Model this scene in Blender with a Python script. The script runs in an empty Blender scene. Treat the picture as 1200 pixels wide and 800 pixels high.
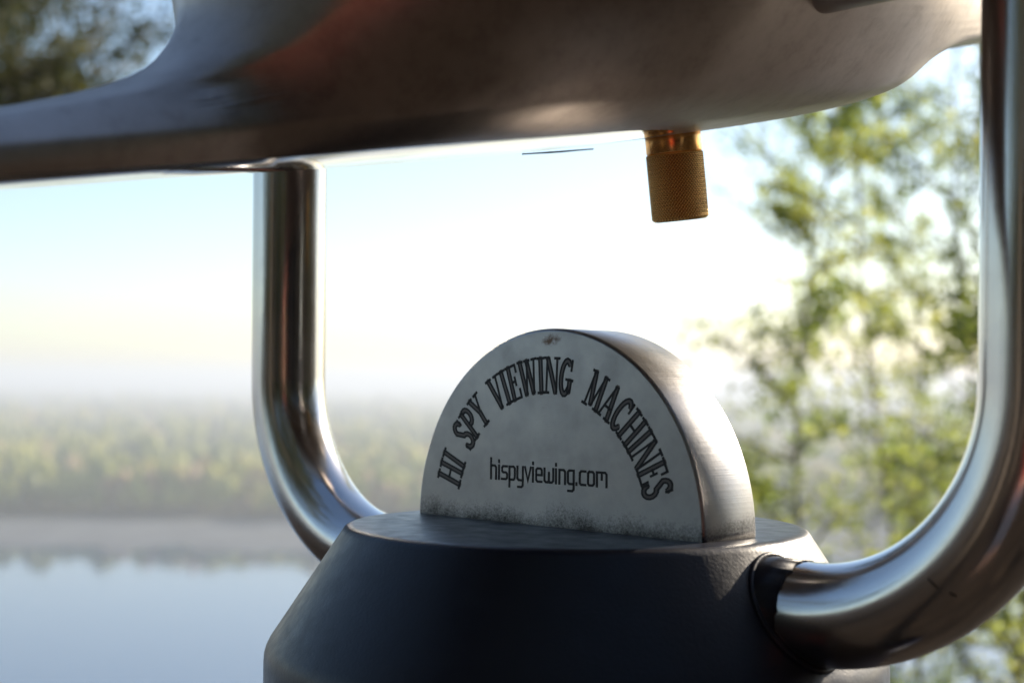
import bpy, bmesh, math, random
from mathutils import Vector, Matrix, noise
R = math.radians
PI = math.pi
random.seed(7)
sc = bpy.context.scene
col = sc.collection

# ------------------------------------------------------------------ camera, sky, sun, exposure
U = 0.05                      # tube diameter = the unit the machine is measured in
DISC = 1.5                    # height of the pedestal's top
CAMZ = DISC + 1.566 * U
cd = bpy.data.cameras.new('camera'); cam = bpy.data.objects.new('camera', cd); col.objects.link(cam)
cd.sensor_width = 36; cd.lens = 52.78; cd.shift_y = 0.0397
cd.clip_start = 0.01; cd.clip_end = 40000
cam.matrix_world = Matrix.Translation((0, 0, CAMZ)) @ Matrix.Rotation(R(90), 4, 'X') @ Matrix.Rotation(0.0093, 4, 'Z')
cd.dof.use_dof = True; cd.dof.focus_distance = 16.3 * U; cd.dof.aperture_fstop = 6.4
sc.camera = cam
SUN_AZ, SUN_EL = R(47), R(24)
w = bpy.data.worlds.new('World'); sc.world = w; w.use_nodes = True
nt = w.node_tree
sky = nt.nodes.new('ShaderNodeTexSky'); sky.sky_type = 'NISHITA'; sky.sun_disc = False
sky.sun_elevation = SUN_EL; sky.sun_rotation = SUN_AZ
sky.air_density = 1.0; sky.dust_density = 0.7; sky.ozone_density = 2.2
nt.links.new(sky.outputs[0], nt.nodes['Background'].inputs[0])
nt.nodes['Background'].inputs[1].default_value = 0.10
sd = bpy.data.lights.new('sun', 'SUN'); sd.energy = 5.0; sd.angle = R(0.5); sd.color = (1, 0.86, 0.68)
so = bpy.data.objects.new('sun', sd); col.objects.link(so)
sv = Vector((math.sin(SUN_AZ) * math.cos(SUN_EL), math.cos(SUN_AZ) * math.cos(SUN_EL), math.sin(SUN_EL)))
so.rotation_euler = sv.to_track_quat('Z', 'Y').to_euler(); so.location = (0, 0, 40)
sc.view_settings.view_transform = 'Standard'; sc.view_settings.look = 'None'
sc.view_settings.exposure = 1.02; sc.view_settings.gamma = 1
sc.cycles.use_denoising = True
sc.cycles.max_bounces = 8; sc.cycles.volume_bounces = 0

# ------------------------------------------------------------------ helpers
def mat(name, base=(0.5, 0.5, 0.5), rough=0.5, metal=0.0, spec=0.5):
    m = bpy.data.materials.new(name); m.use_nodes = True
    b = m.node_tree.nodes['Principled BSDF']
    b.inputs['Base Color'].default_value = (*base, 1)
    b.inputs['Roughness'].default_value = rough
    b.inputs['Metallic'].default_value = metal
    b.inputs['Specular IOR Level'].default_value = spec
    return m

class G:
    """node shorthand for one material"""
    def __init__(s, m): s.t = m.node_tree; s.b = s.t.nodes['Principled BSDF']
    def n(s, kind, **kw):
        x = s.t.nodes.new(kind)
        for k, v in kw.items(): setattr(x, k, v)
        return x
    def l(s, a, b): s.t.links.new(a, b)
    def pos(s, scale=(1, 1, 1)):
        tc = s.n('ShaderNodeTexCoord'); mp = s.n('ShaderNodeMapping'); mp.inputs['Scale'].default_value = scale
        s.l(tc.outputs['Object'], mp.inputs['Vector']); return mp.outputs[0]
    def noise(s, vec, scale, detail=4, rough=0.55):
        x = s.n('ShaderNodeTexNoise'); x.inputs['Scale'].default_value = scale
        x.inputs['Detail'].default_value = detail; x.inputs['Roughness'].default_value = rough
        s.l(vec, x.inputs['Vector']); return x.outputs['Fac']
    def ramp(s, fac, stops):
        x = s.n('ShaderNodeValToRGB'); e = x.color_ramp.elements
        while len(e) < len(stops): e.new(0.5)
        for q, (p, c) in zip(e, stops):
            q.position = p; q.color = (*c, 1) if not isinstance(c, (int, float)) else (c, c, c, 1)
        s.l(fac, x.inputs['Fac']); return x.outputs['Color']
    def rng(s, v, a, b, c, d):
        x = s.n('ShaderNodeMapRange'); x.inputs['From Min'].default_value = a; x.inputs['From Max'].default_value = b
        x.inputs['To Min'].default_value = c; x.inputs['To Max'].default_value = d
        s.l(v, x.inputs['Value']); return x.outputs['Result']
    def math(s, op, a, b=None):
        x = s.n('ShaderNodeMath', operation=op)
        for i, v in enumerate((a, b)):
            if v is None: continue
            if isinstance(v, (int, float)): x.inputs[i].default_value = v
            else: s.l(v, x.inputs[i])
        return x.outputs[0]
    def mix(s, fac, a, b):
        x = s.n('ShaderNodeMix', data_type='RGBA')
        s.l(fac, x.inputs[0]) if not isinstance(fac, (int, float)) else setattr(x.inputs[0], 'default_value', fac)
        for i, v in ((6, a), (7, b)):
            if isinstance(v, tuple): x.inputs[i].default_value = (*v, 1)
            else: s.l(v, x.inputs[i])
        return x.outputs[2]
    def bump(s, h, strength, dist):
        x = s.n('ShaderNodeBump'); x.inputs['Strength'].default_value = strength; x.inputs['Distance'].default_value = dist
        s.l(h, x.inputs['Height']); s.l(x.outputs[0], s.b.inputs['Normal'])

def link(name, verts, faces, m, parent=None, smooth=True, mats=None, fmat=None):
    me = bpy.data.meshes.new(name); me.from_pydata([tuple(v) for v in verts], [], faces); me.update()
    for x in (mats or [m]): me.materials.append(x)
    if smooth: me.polygons.foreach_set('use_smooth', [True] * len(me.polygons))
    if fmat: me.polygons.foreach_set('material_index', fmat)
    o = bpy.data.objects.new(name, me); col.objects.link(o)
    if parent: o.parent = parent
    return o

def empty(name, loc, rz=0):
    o = bpy.data.objects.new(name, None); o.location = loc; o.rotation_euler = (0, 0, rz); col.objects.link(o); return o

def tag(o, label=None, cat=None, group=None, kind=None):
    for k, v in (('label', label), ('category', cat), ('group', group), ('kind', kind)):
        if v: o[k] = v
    return o

def loft(rings, cap0=True, cap1=True, closed=True):
    n = len(rings[0]); V = [p for r in rings for p in r]; F = []
    for i in range(len(rings) - 1):
        for j in range(n if closed else n - 1):
            k = (j + 1) % n
            F.append((i * n + j, i * n + k, (i + 1) * n + k, (i + 1) * n + j))
    if cap0: F.append(tuple(range(n - 1, -1, -1)))
    if cap1: F.append(tuple(range((len(rings) - 1) * n, len(rings) * n)))
    return V, F

def lathe(profile, seg=96, cap0=True, cap1=True):
    return loft([[Vector((r * math.cos(2 * PI * j / seg), r * math.sin(2 * PI * j / seg), z)) for j in range(seg)] for r, z in profile], cap0, cap1)

def tube(pts, rad, seg=24, cap=True):
    """swept round tube; rad a number or list"""
    pts = [Vector(p) for p in pts]; rings = []
    up = None
    for i, p in enumerate(pts):
        t = (pts[min(i + 1, len(pts) - 1)] - pts[max(i - 1, 0)]).normalized()
        if up is None:
            up = Vector((0, 1, 0)) if abs(t.y) < 0.9 else Vector((1, 0, 0))
        a = (up - t * up.dot(t)).normalized(); up = a; b = t.cross(a)
        r = rad[i] if isinstance(rad, (list, tuple)) else rad
        rings.append([p + a * (r * math.cos(2 * PI * j / seg)) + b * (r * math.sin(2 * PI * j / seg)) for j in range(seg)])
    return loft(rings, cap, cap)

def join(parts):
    V, F = [], []
    for v, f in parts:
        o = len(V); V += list(v); F += [tuple(i + o for i in q) for q in f]
    return V, F

def smoothstep(a, b, x):
    t = max(0.0, min(1.0, (x - a) / (b - a))); return t * t * (3 - 2 * t)

# ------------------------------------------------------------------ terrain
def fbm(x, y, s, o=4):
    return noise.fractal(Vector((x * s, y * s, 3.7)), 1.0, 2.0, o)

def height(x, y):
    r = math.hypot(x, y)
    e = y - (2.3 + 0.10 * x) - 0.35 * fbm(x, y, 0.35, 3)
    t = max(0.0, min(1.0, e / 80.0))
    z = -58.3 * (t * t * (3 - 2 * t))
    if e < 80:
        z += 0.035 * fbm(x, y, 1.1) + 0.5 * smoothstep(3, 15, r) * fbm(x, y, 0.13) * (1 - t)
    b = max(0.0, -y - 3.0 + 0.35 * max(0, x) + 0.5 * max(0, x - 4) - 2.0 * max(0, y))          # wooded bank behind the lookout
    b = min(b, 40)
    z += 0.30 * b * smoothstep(0, 6, b) * (1 - t) + smoothstep(5, 16, b) * 0.8 * fbm(x, y, 0.2)
    shore = 520 + 26 * fbm(x, y, 0.006) + 8 * fbm(x, y, 0.03)
    if e > 70:
        k = smoothstep(0, 12, y - shore)
        floor = -64 + k * 4.7 + 1.2 * smoothstep(0, 130, y - shore) + 0.2 * k * fbm(x, y, 0.04)
        z = z + (floor - z) * smoothstep(70, 95, e)
    if r > 5200:
        z += 70 * smoothstep(5200, 8200, r) * (0.75 + 0.5 * fbm(x, y, 0.0006, 3))
    return z

g_ground = mat('leaf_litter', rough=0.95, spec=0.15)
g = G(g_ground)
tc = g.n('ShaderNodeTexCoord').outputs['Object']
near = g.ramp(g.noise(tc, 2.2, 8, 0.7), [(0.3, (0.012, 0.010, 0.009)), (0.55, (0.027, 0.020, 0.015)), (0.75, (0.07, 0.05, 0.034))])
far = g.ramp(g.noise(tc, 0.012, 6, 0.6), [(0.35, (0.06, 0.07, 0.035)), (0.5, (0.12, 0.12, 0.06)), (0.65, (0.17, 0.15, 0.10))])
bank = g.ramp(g.noise(tc, 0.05, 5), [(0.3, (0.09, 0.10, 0.11)), (0.7, (0.14, 0.155, 0.165))])
geo = g.n('ShaderNodeNewGeometry'); sep = g.n('ShaderNodeSeparateXYZ'); g.l(geo.outputs['Position'], sep.inputs[0])
c1 = g.mix(g.rng(sep.outputs['Y'], 120, 200, 0, 1), near, bank)
c2 = g.mix(g.rng(sep.outputs['Y'], 625, 660, 0, 1), c1, far)
g.l(c2, g.b.inputs['Base Color'])
g.bump(g.noise(tc, 9, 6, 0.7), 0.6, 0.05)

NA = 220; RR = [0.0]; r_ = 0.25
while r_ < 9000: RR.append(r_); r_ *= 1.045
RR.append(9000)
V = [Vector((0, 0, height(0, 0)))]; F = []
for r in RR[1:]:
    for j in range(NA):
        a = 2 * PI * j / NA; x, y = r * math.sin(a), r * math.cos(a); V.append(Vector((x, y, height(x, y))))
for j in range(NA): F.append((0, 1 + (j + 1) % NA, 1 + j))
for i in range(len(RR) - 2):
    for j in range(NA):
        k = (j + 1) % NA; a = 1 + i * NA
        F.append((a + j, a + k, a + NA + k, a + NA + j))
tag(link('ground', V, F, g_ground), kind='structure')

g_water = mat('river_water', (0.03, 0.07, 0.14), 0.06, 0, 0.5)
g = G(g_water)
g.bump(g.noise(g.pos((0.25, 1, 1)), 0.35, 3), 0.02, 0.2)
V, F = loft([[Vector((r * math.sin(2 * PI * j / 96), r * math.cos(2 * PI * j / 96), -60.0)) for j in range(96)] for r in (60, 400, 1500, 8900)], False, False)
tag(link('river', V, F, g_water, smooth=False), kind='structure')

# ------------------------------------------------------------------ far river-bottom forest (one mass)
def leafmat(name, stops, attr='tone', trans=0.35):
    m = mat(name, rough=0.6, spec=0.25); q = G(m)
    at = q.n('ShaderNodeAttribute', attribute_name=attr)
    c = q.ramp(at.outputs['Fac'], stops); q.l(c, q.b.inputs['Base Color'])
    if trans:
        tr = q.n('ShaderNodeBsdfTranslucent'); br = q.n('ShaderNodeMix', data_type='RGBA', blend_type='MULTIPLY'); br.clamp_result = False; br.inputs[0].default_value = 1; br.inputs[7].default_value = (1.9, 1.9, 1.5, 1); q.l(c, br.inputs[6]); q.l(br.outputs[2], tr.inputs['Color'])
        mx = q.n('ShaderNodeMixShader'); mx.inputs[0].default_value = trans
        q.l(q.b.outputs[0], mx.inputs[1]); q.l(tr.outputs[0], mx.inputs[2])
        q.l(mx.outputs[0], q.t.nodes['Material Output'].inputs['Surface'])
    return m
def set_tone(o, vals):
    a = o.data.attributes.new('tone', 'FLOAT', 'FACE'); a.data.foreach_set('value', vals)

_b = bmesh.new(); bmesh.ops.create_icosphere(_b, subdivisions=1, radius=1)
ICO_V = [v.co.copy() for v in _b.verts]; ICO_F = [tuple(v.index for v in f.verts) for f in _b.faces]; _b.free()
g_far = leafmat('far_foliage', [(0, (0.11, 0.13, 0.04)), (0.3, (0.20, 0.23, 0.045)), (0.6, (0.35, 0.36, 0.06)), (0.85, (0.44, 0.41, 0.07)), (1, (0.38, 0.27, 0.11))], trans=0.3)
rnd = random.Random(3)
V, F, T = [], [], []
def far_tree(x, y, h):
    z = height(x, y)
    if z < -59.6: return
    tone = min(1, max(0, 0.52 + 0.55 * fbm(x, y, 0.010) + rnd.gauss(0, 0.2)))
    for q in range(3):
        hh = h * rnd.uniform(0.5, 0.62); rw = h * rnd.uniform(0.15, 0.24)
        cx, cy, cz = x + rnd.gauss(0, h * 0.12), y + rnd.gauss(0, h * 0.12), z + h * rnd.uniform(0.38, 0.66)
        o = len(V); tn = min(1, max(0, tone + rnd.gauss(0, 0.08)))
        for p in ICO_V:
            j = rnd.uniform(0.7, 1.3); V.append((cx + p.x * rw * j, cy + p.y * rw * j, cz + p.z * hh * 0.5 * j))
        F.extend(tuple(i + o for i in f) for f in ICO_F); T.extend([tn] * len(ICO_F))
for row in range(3):                                 # the row along the bank
    s = -320.0
    while s < 330:
        s += rnd.uniform(4, 10); far_tree(s, 648 + row * 10 + 22 * fbm(s, 640, 0.006) + rnd.uniform(-5, 5), rnd.uniform(13, 27) + 9 * max(-.6, fbm(s, row * 50, 0.02)))
for i in range(5200):
    y = 665 * (5200 / 665) ** (rnd.random() ** 1.15); far_tree(rnd.uniform(-0.45, 0.45) * y, y, rnd.uniform(12, 25) * (1 + 0.00012 * y))
o = link('far_forest', V, F, g_far, smooth=False); set_tone(o, T); tag(o, kind='stuff')

# ------------------------------------------------------------------ trees
g_bark = mat('bark', (0.07, 0.055, 0.045), 0.9, 0, 0.2)
g = G(g_bark); g.l(g.ramp(g.noise(g.pos((1, 1, 0.2)), 40, 5), [(0.3, (0.06, 0.05, 0.042)), (0.7, (0.20, 0.17, 0.14))]), g.b.inputs['Base Color'])
g_leaf = leafmat('spring_leaf', [(0, (0.065, 0.10, 0.028)), (0.4, (0.15, 0.19, 0.05)), (0.75, (0.25, 0.28, 0.075)), (1, (0.34, 0.34, 0.12))], trans=0.6)
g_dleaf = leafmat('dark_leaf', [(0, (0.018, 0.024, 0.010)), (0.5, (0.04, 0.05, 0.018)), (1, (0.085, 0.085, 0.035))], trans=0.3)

def make_tree(loc, h, seed, leaf=0.05, nlimb=9, per=60, lean=(0, 0), spread=0.42, start=0.18, lm=None, name='sapling', tr=0.028, limb_dir=None, twig=True, zmin=-9, ls=(.35, .9)):
    rn = random.Random(seed); root = empty(name, loc)
    tip = Vector((lean[0], lean[1], h)); bend = Vector((rn.gauss(0, .06), rn.gauss(0, .06), 0)) * h
    def tp(t): return tip * t + bend * math.sin(PI * t)
    pts = [tp(i / 9) for i in range(10)]; pts[0] = Vector((0, 0, -0.3))
    v, f = tube(pts, [tr * (1 - 0.85 * i / 9) for i in range(10)], 8); link('trunk', v, f, g_bark, root)
    LV, LF, LT = [], [], []
    def leafat(p, tone):
        if p.z < zmin: return
        s = leaf * rn.uniform(0.6, 1.25); q = Vector((rn.gauss(0, 1), rn.gauss(0, 1), rn.gauss(0, 1))).normalized()
        e = q.orthogonal().normalized(); e.rotate(Matrix.Rotation(rn.uniform(0, 2 * PI), 3, q)); b = q.cross(e)
        o = len(LV)
        LV.extend([p, p + e * s * .5 + b * s * .32, p + e * s * 1.05 + q * s * .12, p + e * s * .5 - b * s * .32])
        LF.append((o, o + 1, o + 2, o + 3)); LT.append(min(1, max(0, tone + rn.gauss(0, .16))))
    for k in range(nlimb):
        t = start + (1 - start) * (k + rn.random() * .8) / nlimb
        p0 = tp(min(t, .97)); az = limb_dir + rn.gauss(0, .5) if limb_dir is not None else rn.uniform(0, 2 * PI)
        ln = h * spread * (1.15 - 0.75 * t) * rn.uniform(.6, 1.2)
        d = Vector((math.sin(az), math.cos(az), rn.uniform(*ls))).normalized()
        bp = [p0]; cur = p0.copy(); N = 6
        for i in range(N):
            d = (d + Vector((rn.gauss(0, .16), rn.gauss(0, .16), rn.gauss(0.0, .12)))).normalized(); cur = cur + d * (ln / N); bp.append(cur.copy())
        if zmin > -5:
            while len(bp) > 2 and bp[0].z < zmin - .15 and bp[1].z < zmin - .1: bp.pop(0); N -= 1
        if len(bp) < 4: continue
        r0 = max(.0075, tr * .42 * (1 - .7 * t))
        geo_ = [tube(bp, [r0 * (1 - .8 * i / N) for i in range(N + 1)], 6)]
        tone = rn.uniform(.15, .85)
        for q in range(rn.randint(4, 7)):                # twigs
            i = rn.randint(1, N - 1); tw = (d + Vector((rn.gauss(0, .8), rn.gauss(0, .8), rn.gauss(.1, .6)))).normalized()
            if bp[i].z < zmin: continue
            tl = ln * rn.uniform(.2, .5); a = bp[i]; b = a + tw * tl * .5 + Vector((0, 0, rn.gauss(0, .03))); c = a + tw * tl
            geo_.append(tube([a, b, c], [r0 * .4, r0 * .28, r0 * .12], 5))
            for _ in range(per // 6):
                u_ = rn.random() ** .6; leafat(a.lerp(c, u_) + Vector((rn.gauss(0, 1), rn.gauss(0, 1), rn.gauss(0, 1))) * leaf * .8, tone)
        for _ in range(per // 3):
            i = rn.randint(1, N - 1); leafat(bp[i].lerp(bp[i + 1], rn.random()) + Vector((rn.gauss(0, 1), rn.gauss(0, 1), rn.gauss(0, 1))) * leaf * .9, tone)
        v, f = join(geo_); link('branch', v, f, g_bark, root)
    o = link('foliage', LV, LF, lm or g_leaf, root, smooth=False); set_tone(o, LT); tag(o, kind='stuff')
    return root

def place(px, Y):                                      # ground point in a given direction and distance
    x = (px - 600) / 1759.5 * Y; return (x, Y, height(x, Y))
# saplings growing below the edge of the lookout, right of the machine
SAP = [(1020, 5.8, 3.1, 11, 'thin leafy sapling nearest the pedestal, its sparse twigs reaching toward the brass knob'),
       (1105, 5.0, 4.4, 23, 'bushy spring sapling midway between the nameplate and the right yoke tube'),
       (1180, 5.4, 5.6, 31, 'leafy sapling right behind the right yoke tube, crossed by it'),
       (1290, 5.0, 5.6, 47, 'young tree at the right edge of the photo beyond the yoke tube'),
       (1120, 7.6, 6.6, 53, 'taller pale sapling farther down the slope behind the bushy one'),
       (1020, 8.6, 4.6, 67, 'paler sapling farthest down the slope, low behind the pedestal'),
       (1230, 8.2, 7.4, 71, 'tallest sapling, farther down the slope at the right edge')]
for px, Y, h, seed, lab in SAP:
    x, y, z = place(px, Y)
    tag(make_tree((x, y, z), h, seed, leaf=.032, nlimb=44, per=(165 if h > 4 else 115), lean=(random.uniform(-.15, .15), .2), spread=(.165 if h > 4 else .20), start=.08, tr=.012), lab, 'tree', 'saplings right of the machine')
# the bough that hangs in at the upper left
for x, y, h, seed, lab in ((-4.5, 10.0, 8.5, 5, 'dark olive tree at the upper left, boughs seen above the long lip of the housing'),
                           (-6.0, 13.0, 10.5, 9, 'greyer tree standing behind the olive tree at the upper left')):
    z = height(x, y)
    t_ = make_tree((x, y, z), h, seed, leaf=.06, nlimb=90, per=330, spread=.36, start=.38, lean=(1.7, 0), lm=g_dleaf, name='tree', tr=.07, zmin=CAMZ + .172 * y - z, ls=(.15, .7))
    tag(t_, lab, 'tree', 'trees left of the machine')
# wood on the bank behind and beside the lookout (seen in the polished metal)
WOOD = [(4.6, -2.6, 8), (7.2, -0.4, 9), (6.4, -4.2, 10), (9.8, -3.2, 11), (3.4, -5.6, 9), (0.8, -6.8, 10), (-2.6, -6.2, 9), (9.5, 1.0, 10),
        (12.5, -1.0, 11), (7.5, -7.0, 11), (-5.6, -5.0, 8), (2.2, -9.0, 11), (5.6, -1.0, 9), (8.2, -2.0, 10), (11, -4.5, 11), (5.0, -6.2, 9), (-7.5, -2.5, 9), (-0.8, -9.5, 11), (-8.5, -6.0, 10), (-4.0, -3.9, 9), (-1.6, -4.8, 9), (-6.4, -3.4, 9), (-3.4, -8.2, 11), (1.6, -4.9, 9), (-3.2, -1.7, 8)]
def make_wood(loc, h, seed):
    rn = random.Random(seed); root = empty('tree', loc)
    pts = [Vector((rn.gauss(0, .1) * i / 4, rn.gauss(0, .1) * i / 4, h * .8 * i / 6 - (.3 if i == 0 else 0))) for i in range(7)]
    v, f = tube(pts, [.16 - .02 * i for i in range(7)], 10); link('trunk', v, f, g_bark, root)
    LV, LF, LT = [], [], []
    for k in range(95):
        t = rn.random(); c = Vector((rn.gauss(0, 1), rn.gauss(0, 1), 0)) * h * .16 * (1.15 - .6 * t) + Vector((0, 0, h * (.22 + .75 * t)))
        tone = rn.random()
        for _ in range(26):
            p = c + Vector((rn.gauss(0, 1), rn.gauss(0, 1), rn.gauss(0, .7))) * .32
            q = Vector((rn.gauss(0, 1), rn.gauss(0, 1), rn.gauss(0, 1))).normalized(); e = q.orthogonal().normalized(); b = q.cross(e); s = rn.uniform(.07, .14)
            o = len(LV); LV.extend([p - e * s, p + b * s * .6, p + e * s, p - b * s * .6]); LF.append((o, o + 1, o + 2, o + 3)); LT.append(tone)
    o = link('foliage', LV, LF, g_dleaf, root, smooth=False); set_tone(o, LT); tag(o, kind='stuff')
    return root
for i, (x, y, h) in enumerate(WOOD):
    tag(make_wood((x, y, height(x, y)), h, 100 + i), 'dark tree on the bank behind the lookout, seen only as a reflection in the metal', 'tree', 'trees on the bank behind the lookout')

# ------------------------------------------------------------------ the viewing machine
TH = R(45.70)
CX, CY = 0.7161 * U, 16.6473 * U
MZ = height(CX, CY)
root = empty('viewing_machine', (CX, CY, MZ), -TH)
tag(root, 'steel viewing machine on a black pedestal, half-round nameplate below its head in a tubular yoke', 'viewing machine')
def L(p): return Vector((p[0] * U, p[1] * U, DISC - MZ + p[2] * U))       # machine units -> metres, z=0 at the pedestal top
def mpart(name, vf, m, parent=None, **kw):
    return link(name, [L(p) for p in vf[0]], vf[1], m, parent or root, **kw)

# materials
m_black = mat('black_powder_coat', (0.007, 0.009, 0.020), 0.36, 0, 0.40)
g = G(m_black); p = g.pos()
g.l(g.rng(g.noise(p, 90, 3), 0.3, 0.7, 0.31, 0.43), g.b.inputs['Roughness'])
g.bump(g.noise(p, 560, 3, 0.6), 0.17, 0.0010)
m_steel = mat('polished_tube_steel', (0.60, 0.585, 0.575), 0.18, 1)
g = G(m_steel); p = g.pos()
g.l(g.rng(g.noise(p, 30, 6, .7), 0.3, 0.75, 0.13, 0.25), g.b.inputs['Roughness'])
g.bump(g.noise(g.pos((1, 1, .04)), 700, 2), 0.05, 0.0004)
m_cast = mat('cast_housing_steel', (0.45, 0.42, 0.40), 0.36, 1)
g = G(m_cast); p = g.pos()
n1 = g.noise(p, 14, 8, .7)
g.l(g.rng(n1, 0.3, 0.75, 0.36, 0.46), g.b.inputs['Roughness'])
g.l(g.ramp(g.noise(p, 60, 6, .75), [(0.28, (0.36, 0.30, 0.262)), (0.5, (0.46, 0.395, 0.352)), (0.8, (0.52, 0.455, 0.41))]), g.b.inputs['Base Color'])
g.bump(g.noise(p, 24, 5, .6), 0.10, 0.003)
m_under = mat('polished_underside', (0.60, 0.58, 0.56), 0.10, 1)
g = G(m_under); p = g.pos()
g.l(g.rng(g.noise(p, 26, 6, .7), 0.3, 0.75, 0.06, 0.16), g.b.inputs['Roughness'])
m_plate = mat('nameplate_steel', (0.5, 0.49, 0.48), 0.36, 1)
g = G(m_plate); p = g.pos()
sp = g.n('ShaderNodeSeparateXYZ'); g.l(p, sp.inputs[0])
hgt = g.math('SUBTRACT', sp.outputs['Z'], DISC - MZ)
blot = g.noise(p, 55, 8, .7)
cb = g.ramp(blot, [(0.25, (0.34, 0.332, 0.325)), (0.5, (0.385, 0.38, 0.38)), (0.75, (0.425, 0.42, 0.415))])
grime = g.math('ADD', g.math('ADD', g.rng(hgt, 0.0, 0.018, 1.0, 0.0), g.math('MULTIPLY', g.math('SUBTRACT', g.noise(p, 900, 4, .7), .5), 1.3)), g.math('MULTIPLY', g.math('SUBTRACT', g.noise(p, 38, 4, .6), .5), 1.4))
cb = g.mix(g.rng(grime, .45, 1.15, 0, .95), cb, (0.045, 0.043, 0.042))
# rust spot under the crown of the arch
dx = g.math('ABSOLUTE', g.math('SUBTRACT', sp.outputs['X'], 0.001)); dz = g.math('ABSOLUTE', g.math('SUBTRACT', hgt, 2.03 * U))
dd = g.math('SQRT', g.math('ADD', g.math('POWER', dx, 2.0), g.math('POWER', g.math('MULTIPLY', dz, 2.2), 2.0)))
rust = g.math('SUBTRACT', g.math('ADD', g.rng(dd, 0.0, 0.015, 1, 0), g.math('MULTIPLY', g.math('SUBTRACT', g.noise(p, 260, 5, .7), .5), 1.6)), 0.35)
rustf = g.math('MULTIPLY', g.rng(rust, .15, .6, 0, .9), g.rng(dd, .004, .016, 1, 0))
cb = g.mix(rustf, cb, (0.10, 0.055, 0.035))
g.l(cb, g.b.inputs['Base Color'])
g.l(g.rng(blot, .3, .7, .42, .30), g.b.inputs['Roughness'])
vz = g.n('ShaderNodeCombineXYZ'); g.l(sp.outputs['X'], vz.inputs[0]); g.l(hgt, vz.inputs[1])
wv = g.n('ShaderNodeTexWave', wave_type='RINGS', rings_direction='SPHERICAL'); wv.inputs['Scale'].default_value = 420; wv.inputs['Distortion'].default_value = 9; wv.inputs['Detail'].default_value = 3
g.l(vz.outputs[0], wv.inputs['Vector'])
g.bump(g.math('ADD', g.math('MULTIPLY', wv.outputs['Fac'], .35), g.noise(p, 300, 6, .7)), 0.10, 0.0006)
m_ink = mat('engraving_paint', (0.012, 0.011, 0.012), 0.6)
m_groove = mat('engraved_metal', (0.14, 0.125, 0.12), 0.5, 1)
m_brass = mat('brass', (0.94, 0.50, 0.17), 0.22, 1)
m_brass_k = mat('knurled_brass', (0.80, 0.47, 0.16), 0.2, 1)
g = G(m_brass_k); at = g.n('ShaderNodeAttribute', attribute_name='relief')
g.l(g.ramp(at.outputs['Fac'], [(0, (0.15, 0.05, 0.014)), (.5, (0.55, 0.25, 0.065)), (.85, (1.0, 0.64, 0.22))]), g.b.inputs['Base Color'])  # shade painted into the knurl grooves along with tarnish; crests coloured brighter
m_dark = mat('dark_seam', (0.01, 0.01, 0.01), 0.5)

# pedestal
prof = [(2.44, 0), (2.50, -.006), (2.545, -.03), (2.575, -.075)]
prof += [(2.575 + (3.335 - 2.575) * k / 6, -.075 - 1.145 * k / 6) for k in range(1, 7)]
prof += [(3.375, -1.30), (3.395, -1.37), (3.40, -1.46), (3.40, -3.5), (3.40, -5.2), (3.36, -5.3), (2.3, -6.6), (2.1, -7.0), (2.1, -27.6), (2.2, -28.0), (4.4, -28.9), (4.6, -29.2), (4.6, -30.4)]
mpart('pedestal', lathe(prof, 160), m_black)

# yoke
LH, RB, TZ = 5.40, 2.25, -0.63
def yoke_path(s):
    P = [(2.2, 0, TZ), (3.0, 0, TZ)] + [(LH - RB + RB * math.sin(a), 0, TZ + RB - RB * math.cos(a)) for a in [PI / 2 * i / 24 for i in range(25)]]
    P += [(LH, 0, TZ + RB + k) for k in (.8, 2.2, 3.3, 4.1)]
    top = P[-1][2]
    return [(s * x, y, z) for x, y, z in P], top
for s in (-1, 1):
    P, top = yoke_path(s)
    rad = [.5] * len(P)
    P += [(s * LH, 0, top + .2), (s * LH, 0, top + .36), (s * LH, 0, top + .45)]; rad += [.46, .34, .12]
    arm = mpart('yoke_arm', tube(P, rad, 48), m_steel)
    rings = []
    for x in (2.2, 2.7):
        rings.append([Vector((s * x, .512 * math.cos(a), TZ + .512 * math.sin(a))) for a in [2 * PI * j / 96 for j in range(96)]])
    rn = random.Random(4)
    rings.append([Vector((s * (3.05 + .03 * noise.noise(Vector((3 * math.cos(a), 3 * math.sin(a), 1))) + rn.uniform(-.012, .012)), .512 * math.cos(a), TZ + .512 * math.sin(a))) for a in [2 * PI * j / 96 for j in range(96)]])
    rings.append([Vector((q.x - s * .004, q.y * .985, TZ + (q.z - TZ) * .985)) for q in rings[-1]])
    v, f = loft(rings, False, False)
    link('painted_sleeve', [L(q) for q in v], f, m_black, arm)
    # weld bead where the tube meets the cone
    wp = []
    for j in range(49):
        a = 2 * PI * j / 48; y, z = .52 * math.cos(a), TZ + .52 * math.sin(a)
        r = 2.575 + .664 * max(0, -z - .075)
        wp.append((s * (math.sqrt(r * r - y * y) + .01), y, z))
    wr = [.03 for j in range(49)]; wr[-1] = wr[0]
    v, f = tube(wp, wr, 10); link('weld_bead', [L(q) for q in v], f, m_black, arm)
# dark scuffs on the bend of the right tube
for (a0, b0), (a1, b1), wd in (((.72, -1.514), (.725, -1.27), .022), ((.745, -1.10), (.75, -.97), .02), ((.80, -1.36), (.79, -1.33), .012)):
    V = []
    for i in range(5):
        t = i / 4; a, b = a0 + (a1 - a0) * t, b0 + (b1 - b0) * t
        for k in (-1, 1):
            aa = a + k * wd / 2 * (1 - .5 * abs(2 * t - 1)) / RB; o = .503
            V.append(Vector((LH - RB + (RB + o * math.cos(b)) * math.sin(aa), o * math.sin(b), TZ + RB - (RB + o * math.cos(b)) * math.cos(aa))))
    mpart('scuff', (V, [(2 * i, 2 * i + 1, 2 * i + 3, 2 * i + 2) for i in range(4)]), m_ink, arm)
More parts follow.
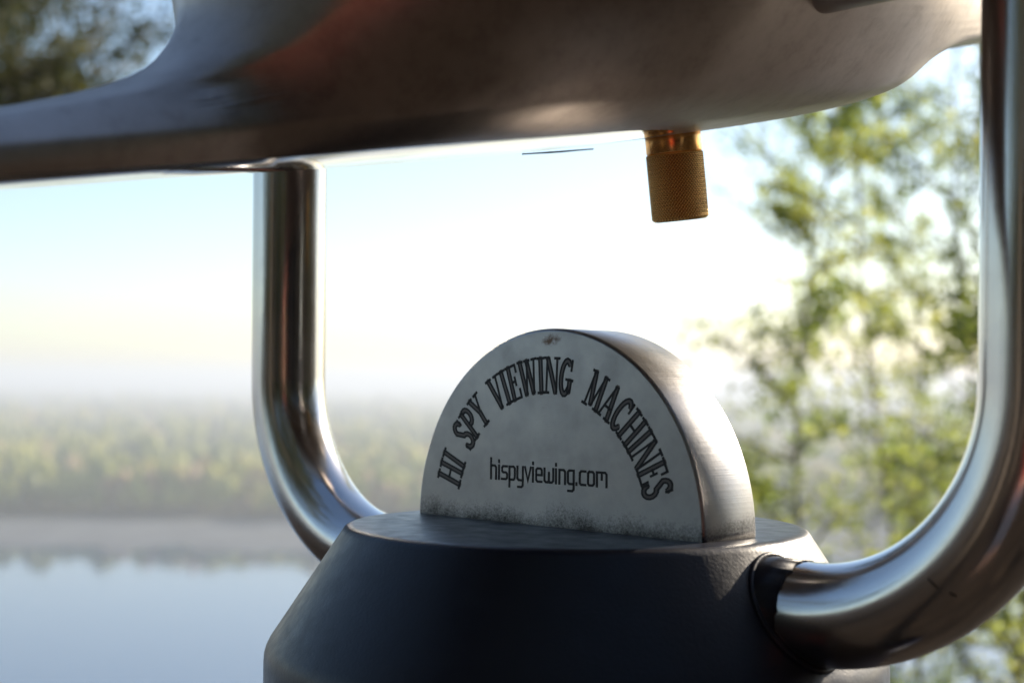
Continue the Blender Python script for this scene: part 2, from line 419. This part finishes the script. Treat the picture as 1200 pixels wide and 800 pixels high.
# nameplate
RP, TP = 2.155, 0.86
def plate():
    N = 96; be = .035
    def outline(r, y, zb):
        return [Vector((r * math.cos(a), y, max(zb, r * math.sin(a)) if 0 < i < N else zb)) for i, a in enumerate([PI * i / N for i in range(N + 1)])]
    rings = [outline(RP - be, -TP / 2, 0), outline(RP - be * .35, -TP / 2 + be * .3, 0), outline(RP, -TP / 2 + be, 0),
             outline(RP, 0, 0), outline(RP, TP / 2 - be, 0), outline(RP - be * .35, TP / 2 - be * .3, 0), outline(RP - be, TP / 2, 0)]
    return loft(rings)
npl = mpart('nameplate', plate(), m_plate)
npl.data.polygons.foreach_set('use_smooth', [len(q.vertices) == 4 for q in npl.data.polygons])

# lettering ---------------------------------------------------------------
def ribbon(pts, w, closed=False):
    """flat strip along a 2-D polyline -> verts2d, faces"""
    n = len(pts); V = []; F = []
    for i in range(n):
        p = Vector(pts[i]); a = Vector(pts[i - 1]) if (i > 0 or closed) else None; b = Vector(pts[(i + 1) % n]) if (i < n - 1 or closed) else None
        d1 = (p - a).normalized() if a is not None else None; d2 = (b - p).normalized() if b is not None else None
        d1 = d1 or d2; d2 = d2 or d1
        t = (d1 + d2); t = t.normalized() if t.length > 1e-6 else d1
        nn = Vector((-t.y, t.x)); c = max(.45, nn.dot(Vector((-d1.y, d1.x))))
        e0 = -d2 * w * .5 if (a is None) else (d1 * w * .5 if b is None else Vector((0, 0)))
        V += [p + e0 + nn * (w / 2 / c), p + e0 - nn * (w / 2 / c)]
    for i in range(n if closed else n - 1):
        j = (i + 1) % n; F.append((2 * i, 2 * i + 1, 2 * j + 1, 2 * j))
    return V, F
def off(pts, d):
    n = len(pts); out = []
    for i in range(n):
        p = Vector(pts[i]); d1 = (p - Vector(pts[i - 1])).normalized() if i else None; d2 = (Vector(pts[i + 1]) - p).normalized() if i < n - 1 else None
        d1 = d1 or d2; d2 = d2 or d1; t = (d1 + d2).normalized(); nn = Vector((-t.y, t.x)); c = max(.5, nn.dot(Vector((-d1.y, d1.x))))
        out.append(p + nn * d / c)
    return out
def arc(cx, cy, rx, ry, a0, a1, n=9):
    return [(cx + rx * math.cos(R(a0 + (a1 - a0) * i / n)), cy + ry * math.sin(R(a0 + (a1 - a0) * i / n))) for i in range(n + 1)]
D, S = 'D', 'S'
def ser(x, y, h=.13): return (S, [(x - h, y), (x + h, y)])
GL = {
 'H': (.66, [(D, [(.14, .03), (.14, .97)]), (D, [(.52, .03), (.52, .97)]), (S, [(.2, .52), (.46, .52)]), ser(.14, .03), ser(.14, .97), ser(.52, .03), ser(.52, .97)]),
 'I': (.30, [(D, [(.15, .03), (.15, .97)]), ser(.15, .03), ser(.15, .97)]),
 'S': (.50, [(D, arc(.25, .75, .17, .21, 20, 180, 7) + arc(.25, .26, .18, .22, 90, -170, 10)), (S, [(.43, .78), (.43, .97)]), (S, [(.06, .04), (.06, .24)])]),
 'P': (.54, [(D, [(.14, .03), (.14, .97)]), (D, [(.2, .95), (.3, .95)] + arc(.3, .72, .15, .23, 80, -80, 7) + [(.3, .48), (.2, .48)]), ser(.14, .03), (S, [(.0, .97), (.2, .97)])]),
 'Y': (.56, [(D, [(.1, .97), (.28, .45), (.28, .03)]), (S, [(.46, .97), (.31, .47)]), ser(.1, .97, .11), ser(.46, .97, .1), ser(.28, .03)]),
 'V': (.56, [(D, [(.1, .97), (.29, .05)]), (S, [(.47, .97), (.31, .05)]), ser(.1, .97, .11), ser(.47, .97, .09)]),
 'E': (.52, [(D, [(.14, .03), (.14, .97)]), (S, [(.02, .97), (.45, .97), (.45, .78)]), (S, [(.2, .52), (.35, .52)]), (S, [(.35, .42), (.35, .62)]), (S, [(.02, .03), (.47, .03), (.47, .25)])]),
 'W': (.80, [(D, [(.09, .97), (.25, .05)]), (S, [(.27, .05), (.40, .9)]), (D, [(.40, .97), (.56, .05)]), (S, [(.58, .05), (.72, .97)]), ser(.09, .97, .1), ser(.40, .97, .1), ser(.72, .97, .09)]),
 'N': (.62, [(S, [(.1, .03), (.1, .97)]), (D, [(.13, .95), (.49, .05)]), (S, [(.53, .03), (.53, .97)]), ser(.1, .03, .09), (S, [(.0, .97), (.16, .97)]), ser(.53, .97, .09)]),
 'G': (.56, [(D, arc(.29, .5, .2, .45, 55, 320, 14)), (S, [(.49, .97), (.49, .72)]), (D, [(.47, .44), (.47, .12)]), (S, [(.32, .45), (.58, .45)])]),
 'M': (.74, [(S, [(.09, .03), (.12, .97)]), (D, [(.14, .97), (.34, .1)]), (S, [(.36, .1), (.58, .95)]), (D, [(.60, .97), (.63, .03)]), ser(.09, .03, .09), ser(.63, .03, .12), (S, [(.02, .97), (.17, .97)]), (S, [(.56, .97), (.73, .97)])]),
 'A': (.62, [(S, [(.1, .03), (.29, .95)]), (D, [(.31, .97), (.50, .03)]), (S, [(.18, .34), (.42, .34)]), ser(.1, .03, .09), ser(.50, .03, .12)]),
 'C': (.54, [(D, arc(.29, .5, .2, .45, 50, 315, 14)), (S, [(.48, .97), (.48, .70)])]),
}
ZP = -TP / 2
def letter(strokes, O, rt, up, sx, sy, lw, dw, parent, name='letter'):
    V, F, M = [], [], []
    def add(v2, f, depth, mi):
        o = len(V); n = len(v2)
        for q in v2:
            a = O + rt * (q.x * sx) + up * (q.y * sy); V.append(Vector((a.x, ZP - depth, a.y)))
        for q in v2:
            a = O + rt * (q.x * sx) + up * (q.y * sy); V.append(Vector((a.x, ZP + .004, a.y)))
        for q in f:
            F.append(tuple(o + i for i in q)); M.append(mi)
            for i in range(4):
                a, b = q[i], q[(i + 1) % 4]; F.append((o + a, o + a + n, o + b + n, o + b)); M.append(mi)
    for kind, pts in strokes:
        if kind == 'D':
            add(*ribbon(pts, dw), .0016, 1)
            add(*ribbon(off(pts, dw * .5), lw), .0034, 0); add(*ribbon(off(pts, -dw * .5), lw), .0034, 0)
        else:
            add(*ribbon(pts, lw * 1.35), .0028 + random.uniform(0, .0005), 0)
    return link(name, [L(q) for q in V], F, m_ink, parent, smooth=False, mats=[m_ink, m_groove], fmat=M)

RBASE, HL, XO = 1.445, .40, -.03
for word, A0, A1 in (('HI', 166.5, 154.2), ('SPY', 147.8, 127.8), ('VIEWING', 122.6, 77.0), ('MACHINES', 68.7, 14.6)):
    tot = sum(GL[c][0] for c in word); acc = 0
    for c in word:
        ad = GL[c][0]
        phi = R(A0 + (A1 - A0) * (acc + ad / 2) / tot)
        up = Vector((math.cos(phi), math.sin(phi))); rt = Vector((math.sin(phi), -math.cos(phi)))
        unit = R(A0 - A1) * (RBASE + .4 * HL) / tot
        O = up * RBASE - rt * (ad * unit / 2) + Vector((XO, 0))
        letter(GL[c][1], O, rt, up, unit, HL, .056, .125, npl)
        acc += ad

UG = {
 'h': (.80, [[(.12, 0), (.12, 1.5)], [(.12, .98), (.52, .98), (.64, .86), (.64, 0)]]),
 'i': (.34, [[(.14, 0), (.14, 1.0)], [(.14, 1.28), (.14, 1.38)]]),
 's': (.74, [[(.62, .98), (.22, .98), (.12, .88), (.12, .62), (.22, .52), (.52, .52), (.62, .42), (.62, .12), (.52, .02), (.1, .02)]]),
 'p': (.80, [[(.12, -.5), (.12, .98), (.54, .98), (.66, .86), (.66, .14), (.54, .02), (.12, .02)]]),
 'y': (.80, [[(.12, 1.0), (.12, .14), (.24, .02), (.66, .02)], [(.66, 1.0), (.66, -.36), (.54, -.48), (.2, -.48)]]),
 'v': (.72, [[(.08, 1.0), (.36, .02), (.64, 1.0)]]),
 'e': (.80, [[(.14, .5), (.66, .5), (.66, .86), (.54, .98), (.24, .98), (.12, .86), (.12, .14), (.24, .02), (.64, .02)]]),
 'w': (1.08, [[(.12, 1.0), (.12, .14), (.24, .02), (.46, .02), (.54, .12), (.54, .7)], [(.54, .12), (.62, .02), (.84, .02), (.96, .14), (.96, 1.0)]]),
 'n': (.80, [[(.12, 0), (.12, .98), (.54, .98), (.66, .86), (.66, 0)]]),
 'g': (.80, [[(.66, .02), (.24, .02), (.12, .14), (.12, .86), (.24, .98), (.66, .98), (.66, -.36), (.54, -.48), (.16, -.48)]]),
 '.': (.30, [[(.12, 0.0), (.12, .10)]]),
 'c': (.76, [[(.64, .98), (.24, .98), (.12, .86), (.12, .14), (.24, .02), (.64, .02)]]),
 'o': (.80, [[(.24, .98), (.12, .86), (.12, .14), (.24, .02), (.54, .02), (.66, .14), (.66, .86), (.54, .98), (.23, .98)]]),
 'm': (1.12, [[(.12, 0), (.12, .98), (.84, .98), (.98, .86), (.98, 0)], [(.55, .96), (.55, .5)]]),
}
URL = 'hispyviewing.com'
UX0, UX1, UZ, XH = -0.93, 0.87, 0.478, .15
tot = sum(UG[c][0] for c in URL); un = (UX1 - UX0) / tot; acc = 0
for c in URL:
    st = [(S, pts) for pts in UG[c][1]]
    letter(st, Vector((UX0 + acc * un, UZ)), Vector((1, 0)), Vector((0, 1)), un, XH, .13, .1, npl)
    acc += UG[c][0]

# housing ------------------------------------------------------------------
TAU = math.atan(0.164); HZ = 1.566 + 2.64
def ip(x, tab):
    for (a, b), (c, d) in zip(tab, tab[1:]):
        if x <= c:
            t = max(0, (x - a) / (c - a)); return b + (d - b) * t
    return tab[-1][1]
def smooth_ip(x, tab):                                  # Catmull-like cubic through the table
    n = len(tab)
    if x <= tab[0][0]: return tab[0][1]
    for i in range(n - 1):
        if x <= tab[i + 1][0]:
            x0, y0 = tab[i]; x1, y1 = tab[i + 1]; h = x1 - x0; t = (x - x0) / h
            d = (y1 - y0) / h
            m0 = d if i == 0 else (0 if d * (tab[i][1] - tab[i - 1][1]) <= 0 else 2 / (1 / d + (tab[i][0] - tab[i - 1][0]) / (tab[i][1] - tab[i - 1][1])))
            m1 = d if i == n - 2 else (0 if d * (tab[i + 2][1] - tab[i + 1][1]) <= 0 else 2 / (1 / d + (tab[i + 2][0] - tab[i + 1][0]) / (tab[i + 2][1] - tab[i + 1][1])))
            return (2*t**3 - 3*t**2 + 1) * y0 + (t**3 - 2*t**2 + t) * h * m0 + (-2*t**3 + 3*t**2) * y1 + (t**3 - t**2) * h * m1
    return tab[-1][1]
REAR = [(0, -8.3), (.12, -8.7), (.3, -8.75), (.42, -8.4), (.52, -7.5), (.62, -6.6), (.76, -5.75), (1.0, -5.15), (1.5, -4.85), (2.3, -4.95), (3.0, -4.6), (3.8, -4.0)]
FRONT = [(0, 0.5), (.02, 1.2), (.05, 2.0), (.1, 3.0), (.18, 3.95), (.34, 4.8), (.69, 5.55), (.86, 6.4), (.96, 7.4), (1.08, 9.0), (1.2, 9.9), (1.5, 10.2), (2.6, 10.2), (3.0, 9.9), (3.4, 8.8), (3.8, 4.5)]
WB = [(-9, .0), (-5.1, .0), (-4.6, .3), (-4.0, .75), (-3.0, 1.5), (-2.3, 1.9), (-1, 2.28), (.5, 2.3), (2.0, 2.15), (3.5, 1.75), (5.0, 1.2), (6.5, .75), (8, .6), (10.5, .6)]
def LIPTOP(y):
    a, b = .3, 1.6
    for _ in range(18):
        m = (a + b) / 2
        if smooth_ip(m, REAR) < y: a = m
        else: b = m
    return a + .02
def housing():
    rings = []; zs = [0, .004, .012, .025, .045, .07, .1, .14, .18, .22, .26, .30, .34, .38, .42, .46, .5, .54, .58, .62, .66, .7, .76, .84, .92, 1.0, 1.1, 1.2, 1.32, 1.46, 1.6, 1.8, 2.0, 2.25, 2.5, 2.75, 3.0, 3.2, 3.4, 3.55, 3.68, 3.77, 3.8]
    N = 90
    for z in zs:
        ya, yb = smooth_ip(z, REAR), smooth_ip(z, FRONT)
        if z < 2.3: s = .20 + .85 * math.sqrt(max(0, 1 - (1 - z / 2.3) ** 2))
        elif z < 2.4: s = 1.05
        else: s = 1.05 * math.sqrt(max(0, 1 - ((z - 2.4) / 1.5) ** 2))
        core = 0.92 + .14 * min(1, z / .25) + .12 * smoothstep(.5, 1.2, z)
        if z > 2.4: core *= max(.15, s)
        sides = []
        for side in (1, -1):                            # the eyepiece end is fuller on the side of the viewpoint
            half = []
            for i in range(N + 1):
                t = i / N; y = ya + (yb - ya) * (1 - math.cos(PI * t)) / 2
                cut = (.80 if side < 0 else .12) * (1 - smoothstep(-5, -2.5, y)) * smoothstep(.55, 1.25, z)
                x = core - cut + smooth_ip(y, WB) * s + (.30 * math.exp(-((y + 3.7) / .8) ** 2) * smoothstep(.3, 1.6, z) if side > 0 else 0)
                f = 1 - smoothstep(-5.5, -4.3, y)
                if f > 0 and z > .03:
                    zt = LIPTOP(y); q = min(1, 1.07 * math.sqrt(max(0.0, 1 - ((z + .2) / (zt + .2)) ** 2))) if z < zt else 0
                    x *= 1 - f * .85 * (1 - q) * (1 - smoothstep(.6, 1.1, z))
                dr = .9 - .3 * smoothstep(.5, 1.0, z)
                if y - ya < dr: x *= math.sqrt(max(0, 1 - (1 - (y - ya) / dr) ** 2))
                df = 2.2 - 1.2 * smoothstep(.5, 1.2, z)
                if yb - y < df: x *= math.sqrt(max(0, 1 - (1 - (yb - y) / df) ** 2))
                half.append((x, y))
            sides.append(half)
        ring = [Vector((x, y, z)) for x, y in sides[0]] + [Vector((-x, y, z)) for x, y in sides[1][-2:0:-1]]
        rings.append(ring)
    k = zs.index(.012) + 1
    return loft(rings[k - 1:], False, True), loft(rings[:k], True, False)
HM = Matrix.Translation((0, 0, HZ)) @ Matrix.Rotation(TAU, 4, 'X')
def hpart(name, vf, m, parent=None, **kw):
    return link(name, [L(HM @ Vector(q)) for q in vf[0]], vf[1], m, parent or root, **kw)
hv, uv_ = housing()
hou = hpart('housing', hv, m_cast)
und = hpart('underside_plate', uv_, m_under, hou)
# the dark parting line along the far edge of the underside
V, F = ribbon([(-1.27, .40), (-1.275, .62), (-1.262, .84), (-1.275, 1.1), (-1.26, 1.34), (-1.258, 1.6)], .03)
V3 = [Vector((q.x, q.y, .01)) for q in V] + [Vector((q.x, q.y, -.008 + .004 * math.sin(q.y * 21))) for q in V]
n = len(V)
F3 = []
for q in F:
    F3 += [q, tuple(i + n for i in q)] + [(q[i], q[i] + n, q[(i + 1) % 4] + n, q[(i + 1) % 4]) for i in range(4)]
hpart('seam', (V3, F3), m_dark, hou, smooth=False)
# trunnions carried by the yoke
for s in (-1, 1):
    prof = [(2.6, .56), (3.4, .56), (4.2, .56), (4.62, .54), (4.74, .46), (4.78, .36), (4.79, .3), (5.0, .3)]
    V, F = loft([[Vector((s * x, r * math.cos(2 * PI * j / 48), 5.69 + r * math.sin(2 * PI * j / 48))) for j in range(48)] for x, r in prof])
    mpart('trunnion', (V, F), m_cast)
# brass knob under the housing
kb = Vector((0, 1.74, 0))
def kpart(name, vf, m, parent=None, **kw):
    return hpart(name, ([Vector((q[0] - .03, q[1] + 1.66 / math.cos(TAU), q[2])) for q in vf[0]], vf[1]), m, parent, **kw)
knob = kpart('knob', lathe([(.30, .15), (.333, .08), (.333, -.02), (.333, -.16), (.326, -.172), (.30, -.18)], 64), m_brass)
def knurl():
    NK, SUB = 54, 8; n = NK * SUB; rows = 122; z0, z1 = -.172, -.965; rings = []
    pitch = 2 * PI * .335 / NK
    rk = random.Random(2)
    for i in range(rows + 1):
        z = z0 + (z1 - z0) * i / rows; ring = []
        e = min(1, min(i, rows - i) / 3)
        for j in range(n):
            a = 2 * PI * j / n; u_ = a / (2 * PI) * NK; v_ = (z - z0) / (pitch * 1.15)
            p1 = abs(((u_ + v_) % 1) - .5) * 2; p2 = abs(((u_ - v_) % 1) - .5) * 2
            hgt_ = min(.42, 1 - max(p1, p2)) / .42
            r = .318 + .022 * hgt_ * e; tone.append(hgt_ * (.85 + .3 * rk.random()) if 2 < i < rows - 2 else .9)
            ring.append(Vector((r * math.cos(a), r * math.sin(a), z)))
        rings.append(ring)
    b = rings[-1]
    rings.append([q * 1 + Vector((-q.x * .05, -q.y * .05, -.012)) for q in b])
    return loft(rings)
tone = []
kg = kpart('knurled_grip', knurl(), m_brass_k, knob)
tone += [.9] * (len(kg.data.vertices) - len(tone))
a_ = kg.data.attributes.new('relief', 'FLOAT', 'POINT'); a_.data.foreach_set('value', tone)

# ------------------------------------------------------------------ the person in red who stands behind the viewpoint (seen as reflections)
def skin(name, joints, edges, m, parent, lv=2):
    me = bpy.data.meshes.new(name); me.from_pydata([j[0] for j in joints], edges, []); me.materials.append(m)
    o = bpy.data.objects.new(name, me); col.objects.link(o); o.parent = parent
    md = o.modifiers.new('skin', 'SKIN'); md.use_smooth_shade = True
    for i, j in enumerate(joints):
        r = j[1] if isinstance(j[1], tuple) else (j[1], j[1]); me.skin_vertices[0].data[i].radius = r
    me.skin_vertices[0].data[0].use_root = True
    sb = o.modifiers.new('sub', 'SUBSURF'); sb.levels = lv; sb.render_levels = lv
    return o
m_skin = mat('skin', (0.42, 0.25, 0.18), 0.5); m_red = mat('red_jacket_cloth', (0.20, 0.006, 0.009), 0.75); m_jean = mat('denim', (0.03, 0.04, 0.07), 0.8); m_hair = mat('hair', (0.03, 0.02, 0.015), 0.6)
def person(loc, rz, label, m_top):
    per = empty('person', (loc[0], loc[1], height(*loc)), rz); tag(per, label, 'person')
    skin('body', Jb, Eb, m_skin, per)
    skin('jacket', Jj, [(0, 1), (1, 2), (2, 3), (2, 4), (4, 5), (5, 6), (2, 7), (7, 8), (8, 9)], m_top, per)
    skin('trousers', Jt, [(0, 1), (1, 2), (2, 3), (0, 4), (4, 5), (5, 6)], m_jean, per)
    skin('hair', Jh, [(0, 1), (1, 2)], m_hair, per)
Jb = [((0, 0, .95), (.14, .11)), ((0, 0, 1.18), (.13, .10)), ((0, .0, 1.38), (.15, .10)), ((0, .0, 1.50), .055), ((0, .03, 1.60), (.075, .09)), ((0, .03, 1.70), (.07, .085)),
      ((.17, 0, 1.42), .05), ((.27, .06, 1.17), .042), ((.13, .28, 1.40), .03), ((-.17, 0, 1.42), .05), ((-.27, .06, 1.17), .042), ((-.13, .28, 1.40), .03),
      ((.10, 0, .86), .085), ((.11, .02, .48), .055), ((.12, -.02, .07), .038), ((.13, .13, .03), .035), ((-.10, 0, .86), .085), ((-.11, .02, .48), .055), ((-.12, -.02, .07), .038), ((-.13, .13, .03), .035)]
Eb = [(0, 1), (1, 2), (2, 3), (3, 4), (4, 5), (2, 6), (6, 7), (7, 8), (2, 9), (9, 10), (10, 11), (0, 12), (12, 13), (13, 14), (14, 15), (0, 16), (16, 17), (17, 18), (18, 19)]
for s in (1, -1):                                       # hands raised: palm and five bent fingers
    wi = 8 if s > 0 else 11; pz = len(Jb)
    Jb.append(((s * .10, .33, 1.44), (.034, .016))); Eb.append((wi, pz))
    for k in range(4):
        a = len(Jb); bx = s * (.112 - .019 * k)
        Jb += [((bx, .355, 1.475), .009), ((bx - s * .012, .375, 1.505 - .003 * k), .008), ((bx - s * .03, .36, 1.52 - .006 * k), .007)]
        Eb += [(pz, a), (a, a + 1), (a + 1, a + 2)]
    a = len(Jb); Jb += [((s * .07, .35, 1.43), .011), ((s * .05, .365, 1.455), .009)]; Eb += [(pz, a), (a, a + 1)]

Jj = [((0, 0, .88), (.18, .135)), ((0, 0, 1.18), (.165, .13)), ((0, 0, 1.38), (.18, .125)), ((0, 0, 1.47), (.075, .07)), ((.18, 0, 1.42), .068), ((.275, .06, 1.165), .058), ((.145, .25, 1.37), .044), ((-.18, 0, 1.42), .068), ((-.275, .06, 1.165), .058), ((-.145, .25, 1.37), .044)]

Jt = [((0, 0, .93), (.155, .12)), ((.10, 0, .84), .10), ((.11, .02, .48), .072), ((.12, -.02, .10), .058), ((-.10, 0, .84), .10), ((-.11, .02, .48), .072), ((-.12, -.02, .10), .058)]

Jh = [((0, .0, 1.62), (.078, .07)), ((0, .005, 1.70), (.085, .085)), ((0, .03, 1.755), (.06, .07))]


person((-0.34, -0.85), 0, 'person in a red jacket standing behind the viewpoint, seen only as a reflection', m_red)

# ------------------------------------------------------------------ morning haze
hz = mat('haze_air'); t = hz.node_tree; t.nodes.remove(t.nodes['Principled BSDF'])
pv = t.nodes.new('ShaderNodeVolumePrincipled'); pv.inputs['Color'].default_value = (0.76, 0.83, 0.91, 1); pv.inputs['Density'].default_value = 0.00055
pv.inputs['Anisotropy'].default_value = 0.2
t.links.new(pv.outputs[0], t.nodes['Material Output'].inputs['Volume'])
zb, zt, e = -68, 34, 9300
V = [(x, y, z) for z in (zb, zt) for x, y in ((-e, -e), (e, -e), (e, e), (-e, e))]
F = [(3, 2, 1, 0), (4, 5, 6, 7), (0, 1, 5, 4), (1, 2, 6, 5), (2, 3, 7, 6), (3, 0, 4, 7)]
tag(link('haze', V, F, hz, smooth=False), kind='stuff')
